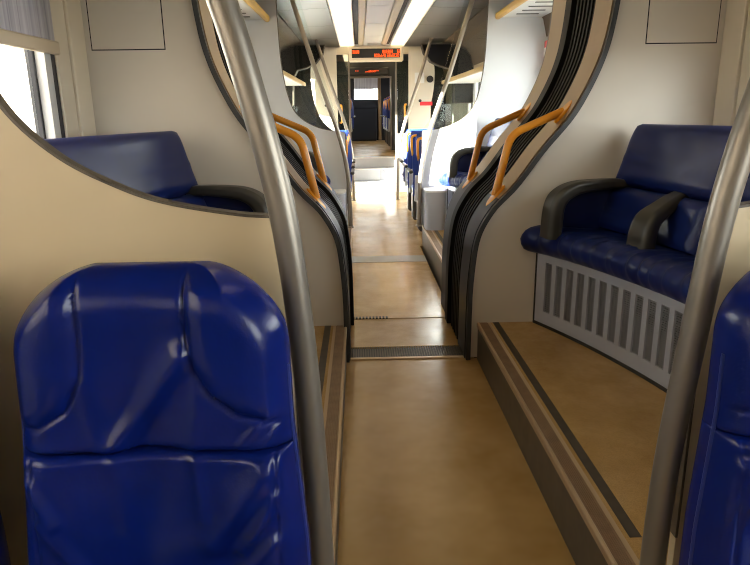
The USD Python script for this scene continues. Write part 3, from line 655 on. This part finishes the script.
for s in (-1, 1):
    fx = lambda g, s=s: affinity.affine_transform(g, [s, 0, 0, 1, XC, 0])
    t = thing('end_pillar', f'cream bulging end pillar on the {SIDE[s]} beside the steps', 'pillar', (SX(s, .7), YE+.03, 0))
    g = Polygon([*spline([(.53, .9), (.60, .93), (.76, 1.08), (.86, 1.3), (.91, 1.6), (.905, 1.85), (.84, 2.02), (.72, 2.10)], 8).tolist(), (.53, 2.10)])
    if s > 0: g = g.union(sbox(.53, .5, .86, 1.5))
    part(t, 'panel', ext_y(fx(g), YE, YE+.05), 'cream')
    part(t, 'lower_panel', ext_y(fx(sbox(.36, .002, HW-.002, .88)), YE+.01, YE+.05), 'wall_cool')
    part(t, 'glass_wing', ext_y(fx(sbox(.86, .885, HW-.003, 2.1).difference(g.buffer(.004))), YE+.02, YE+.03), 'glass_dark')
    bt = trimesh.creation.cylinder(.022, .02, sections=16); bt.apply_transform(trimesh.transformations.rotation_matrix(np.pi/2, [1, 0, 0])); bt.apply_translation([SX(s, .70), YE-.008, 1.35 if s > 0 else 1.30]); part(t, 'lock_button', bt, 'gap')
    part(t, 'header', ext_y(fx(sbox(.345, 2.02, .96, 2.12)), YE+.06, YE+.12), 'cream')
    part(t, 'door_post', ext_y(fx(sbox(.335, .002, .362, 2.02)), YE+.06, YE+.10), 'steel')
    part(t, 'inner_glass', ext_y(fx(sbox(.365, .9, .53, 2.015)), YE+.075, YE+.083), 'glass_dark')
    if s > 0:
        kn = trimesh.creation.cylinder(.05, .03, sections=20); kn.apply_transform(trimesh.transformations.rotation_matrix(np.pi/2, [1, 0, 0])); kn.apply_translation([SX(s, .845), YE-.01, 1.655]); part(t, 'black_knob', kn, 'gap')
        part(t, 'vent_plate', bx(SX(s, .62), SX(s, .76), YE-.008, YE, 1.60, 1.75, .003), 'white')
        part(t, 'red_sticker', bx(SX(s, .70), SX(s, .885), YE-.003, YE, 1.28, 1.335), 'red')
    pth = dense(bend([(SX(s, .50), YE+.06, 1.05), (SX(s, .47), YE-.03, 1.05), (SX(s, .47), YE-.03, 1.30), (SX(s, .50), YE+.06, 1.30)], .03), .03)
    part(t, 'grab_handle', tube(pth, .014, 8), 'yellow', 'yellow loop grab handle')
def display(loc, w, h, label, rows, case='trim_cream'):
    x, y, z = loc; t = thing('led_display', label, 'display', (x, y, z))
    part(t, 'case', bx(x-w/2, x+w/2, y, y+.09, z, z+h, .02), case)
    part(t, 'screen', bx(x-w/2+.05, x+w/2-.05, y-.004, y+.002, z+.055, z+h-.045), 'slot_dark')
    r = random.Random(3); sw, sh = w-.12, h-.115; cells = []
    for (u0, u1, row) in rows:                             # dot matrix strokes, too small to read
        u = u0
        zr = z+.058+sh*(.52 if row == 0 else .04); hh = sh*.42
        while u < u1-.01:
            kind = r.randrange(4); cw = .038
            px0 = x-w/2+.06+sw*u; wd = sw*cw*.72
            bars = [(0, .28, 0, 1), (.72, 1, 0, 1), (0, 1, .8, 1), (0, 1, .4, .6), (0, 1, 0, .2)]
            for b in r.sample(bars, 3+kind % 2): cells.append(bx(px0+wd*b[0], px0+wd*b[1], y-.007, y-.0035, zr+hh*b[2], zr+hh*b[3]))
            u += cw
    part(t, 'led_text', cat_(cells), 'led', smooth=False, kind='stuff')
    if z > 1.85: part(t, 'hanger', bx(x-.12, x+.12, y+.02, y+.07, z+h, 2.17), 'white')
    return t
display((.27, YE-.06, 1.905), .80, .225, 'white framed orange LED passenger display hanging below the ceiling lights', [(0, .16, 0), (.64, .86, 0), (.95, 1.0, 0), (.46, .70, 1), (.74, 1.0, 1)])
# door screen of the high saloon
sc = thing('saloon_screen', 'dark glazed screen wall with open doorway at the top of the steps', 'screen', (XC, 12.4, .49))
pg = sbox(SX(-1, HW-.003), .49, SX(1, HW-.003), 2.10).difference(sbox(SX(-1, .40), .4, SX(1, .40), 1.83))
for s in (-1, 1): pg = pg.difference(affinity.affine_transform(COVE.buffer(.006), [s, 0, 0, 1, XC, 0]))
part(sc, 'screen_wall', ext_y(pg, 12.40, 12.45), 'dark_wall')
for s in (-1, 1): part(sc, 'door_post', bx(SX(s, .375), SX(s, .402), 12.36, 12.48, .49, 1.83, .004), 'steel')
part(sc, 'header', bx(SX(-1, .374), SX(1, .374), 12.37, 12.40, 1.80, 1.835), 'steel')
display((.20, 12.28, 1.84), .74, .15, 'small dark LED display above the doorway at the top of the steps', [(.1, .22, 0), (.5, .8, 0), (.4, .7, 1)], 'dark_wall')
# high saloon
for s in (-1, 1):
    for i, y in enumerate((13.2, 14.0, 14.8, 15.6)):
        lab = f'{place[i]} orange topped blue seat on the {SIDE[s]} of the high floor saloon through the doorway'
        if ('hi', s) not in protos: protos['hi', s] = small_seat((SX(s, .55), y, .489), s, lab, cover=True)
        else: dup(protos['hi', s], 'saloon_chair', (SX(s, .55), y, .489), lab)
cw = thing('wall_far', 'dark driving cab wall at the end of the train with bright windscreen', 'wall', (XC, 17, .49), kind='structure')
part(cw, 'panel', ext_y(sbox(SX(-1, HW-.002), .488, SX(1, HW-.002), 2.24).difference(sbox(-.10, 1.50, .52, 2.06)), 16.95, 17.0), 'cab')
part(cw, 'glass_pane', ext_y(sbox(-.10, 1.50, .52, 2.06), 16.97, 16.98), 'glass')
part(cw, 'sun_blind', ext_y(sbox(-.10, 1.76, .52, 2.06), 16.96, 16.965), 'blind_cloth')
part(cw, 'door_post', bx(.50, .58, 16.88, 16.95, .49, 2.2, .01), 'wood_post')
part(cw, 'console', bx(-.2, .46, 16.55, 16.94, .49, 1.30, .03), 'cab')

# ------------------------------------------------------------------ roller blinds
def blind(s, y0, y1, zb, zt, label):
    t = thing('roller_blind', label, 'blind', (SX(s, HW), (y0+y1)/2, zb))
    n = 140; y = np.linspace(y0, y1, n); x = SX(s, HW-.022)+.003*np.sin(y*95)
    v = np.array([(a, b, z) for z in (zb+.02, zt) for a, b in zip(x, y)]+[(a+.002, b, z) for z in (zb+.02, zt) for a, b in zip(x, y)]); f = []
    for i in range(n-1):
        for k in (0, 2*n): q = [k+i, k+i+1, k+n+i+1, k+n+i]; q = q if k == 0 else q[::-1]; f += [(q[0], q[1], q[2]), (q[0], q[2], q[3])]
    m = trimesh.Trimesh(v, f, process=False); part(t, 'cloth', m, 'blind_cloth')
    part(t, 'bottom_bar', sweep([(SX(s, HW-.028), y0-.005, zb+.015), (SX(s, HW-.028), y1+.005, zb+.015)], rrect(.024, .05, .008)), 'trim_tan')
    part(t, 'roller_cover', bx(SX(s, HW-.07), SX(s, HW-.002), y0-.005, y1+.005, zt, zt+.08, .012), 'trim_cream')
blind(-1, 1.22, 2.665, 1.44, 1.90, 'pleated grey roller blind half drawn over the near left window')
blind(1, 1.22, 2.665, 1.44, 1.90, 'pleated grey roller blind over the near right window')

# ------------------------------------------------------------------ outside
solo('ground', bx(-60, 60, -40, 90, -1.3, -1.1), 'ballast', 'grey ballast ground outside the train', 'ground', kind='structure')
t = thing('sun_blocker', 'unseen pale building added left of the train to keep sun off the near seats', 'building', (-7.5, -12, -1.1))  # added out of view, blocks the sun from the near left window
part(t, 'wall', bx(-7, -5.2, -32, .3, -1.1, 6.0, .03), 'facade')
part(t, 'roof', bx(-7.2, -5.0, -32.2, .35, 6.0, 6.3, .05), 'stone')
t = thing('brick_arcade', 'pale sunlit brick pillars seen through the left window', 'arcade', (-9, 15, -1.1))
for i in range(5):
    y = 9.2+i*2.6; c = part(t, 'pillar', bx(-9.0, -8.2, y, y+.8, -1.1, 2.6, .03), 'stone')
    part(c, 'capital', bx(-9.1, -8.1, y-.1, y+.9, 2.6, 2.85, .04), 'facade')
part(t, 'lintel', bx(-9.1, -8.1, 8.9, 21.0, 2.85, 3.6, .04), 'facade')
for i, (x, y, r) in enumerate(((-7.2, 9.5, .55), (-7.5, 11.6, .45), (-7.0, 14.2, .6))):
    m = trimesh.creation.icosphere(4, r); n = m.vertices/np.linalg.norm(m.vertices, axis=1, keepdims=True)
    m.vertices = n*(r*(1+.25*noise2(n[:, 0]*9+n[:, 2]*5, n[:, 1]*9-n[:, 2]*4, i)))[:, None]*[1, 1, .9]; m.apply_translation([x, y, -1.1+r*.8])
    solo('bush', m, 'leaf', ('low green bush by the brick pillars, nearest the train window', 'middle low green bush by the brick pillars', 'farthest low green bush by the brick pillars')[i], 'bush')
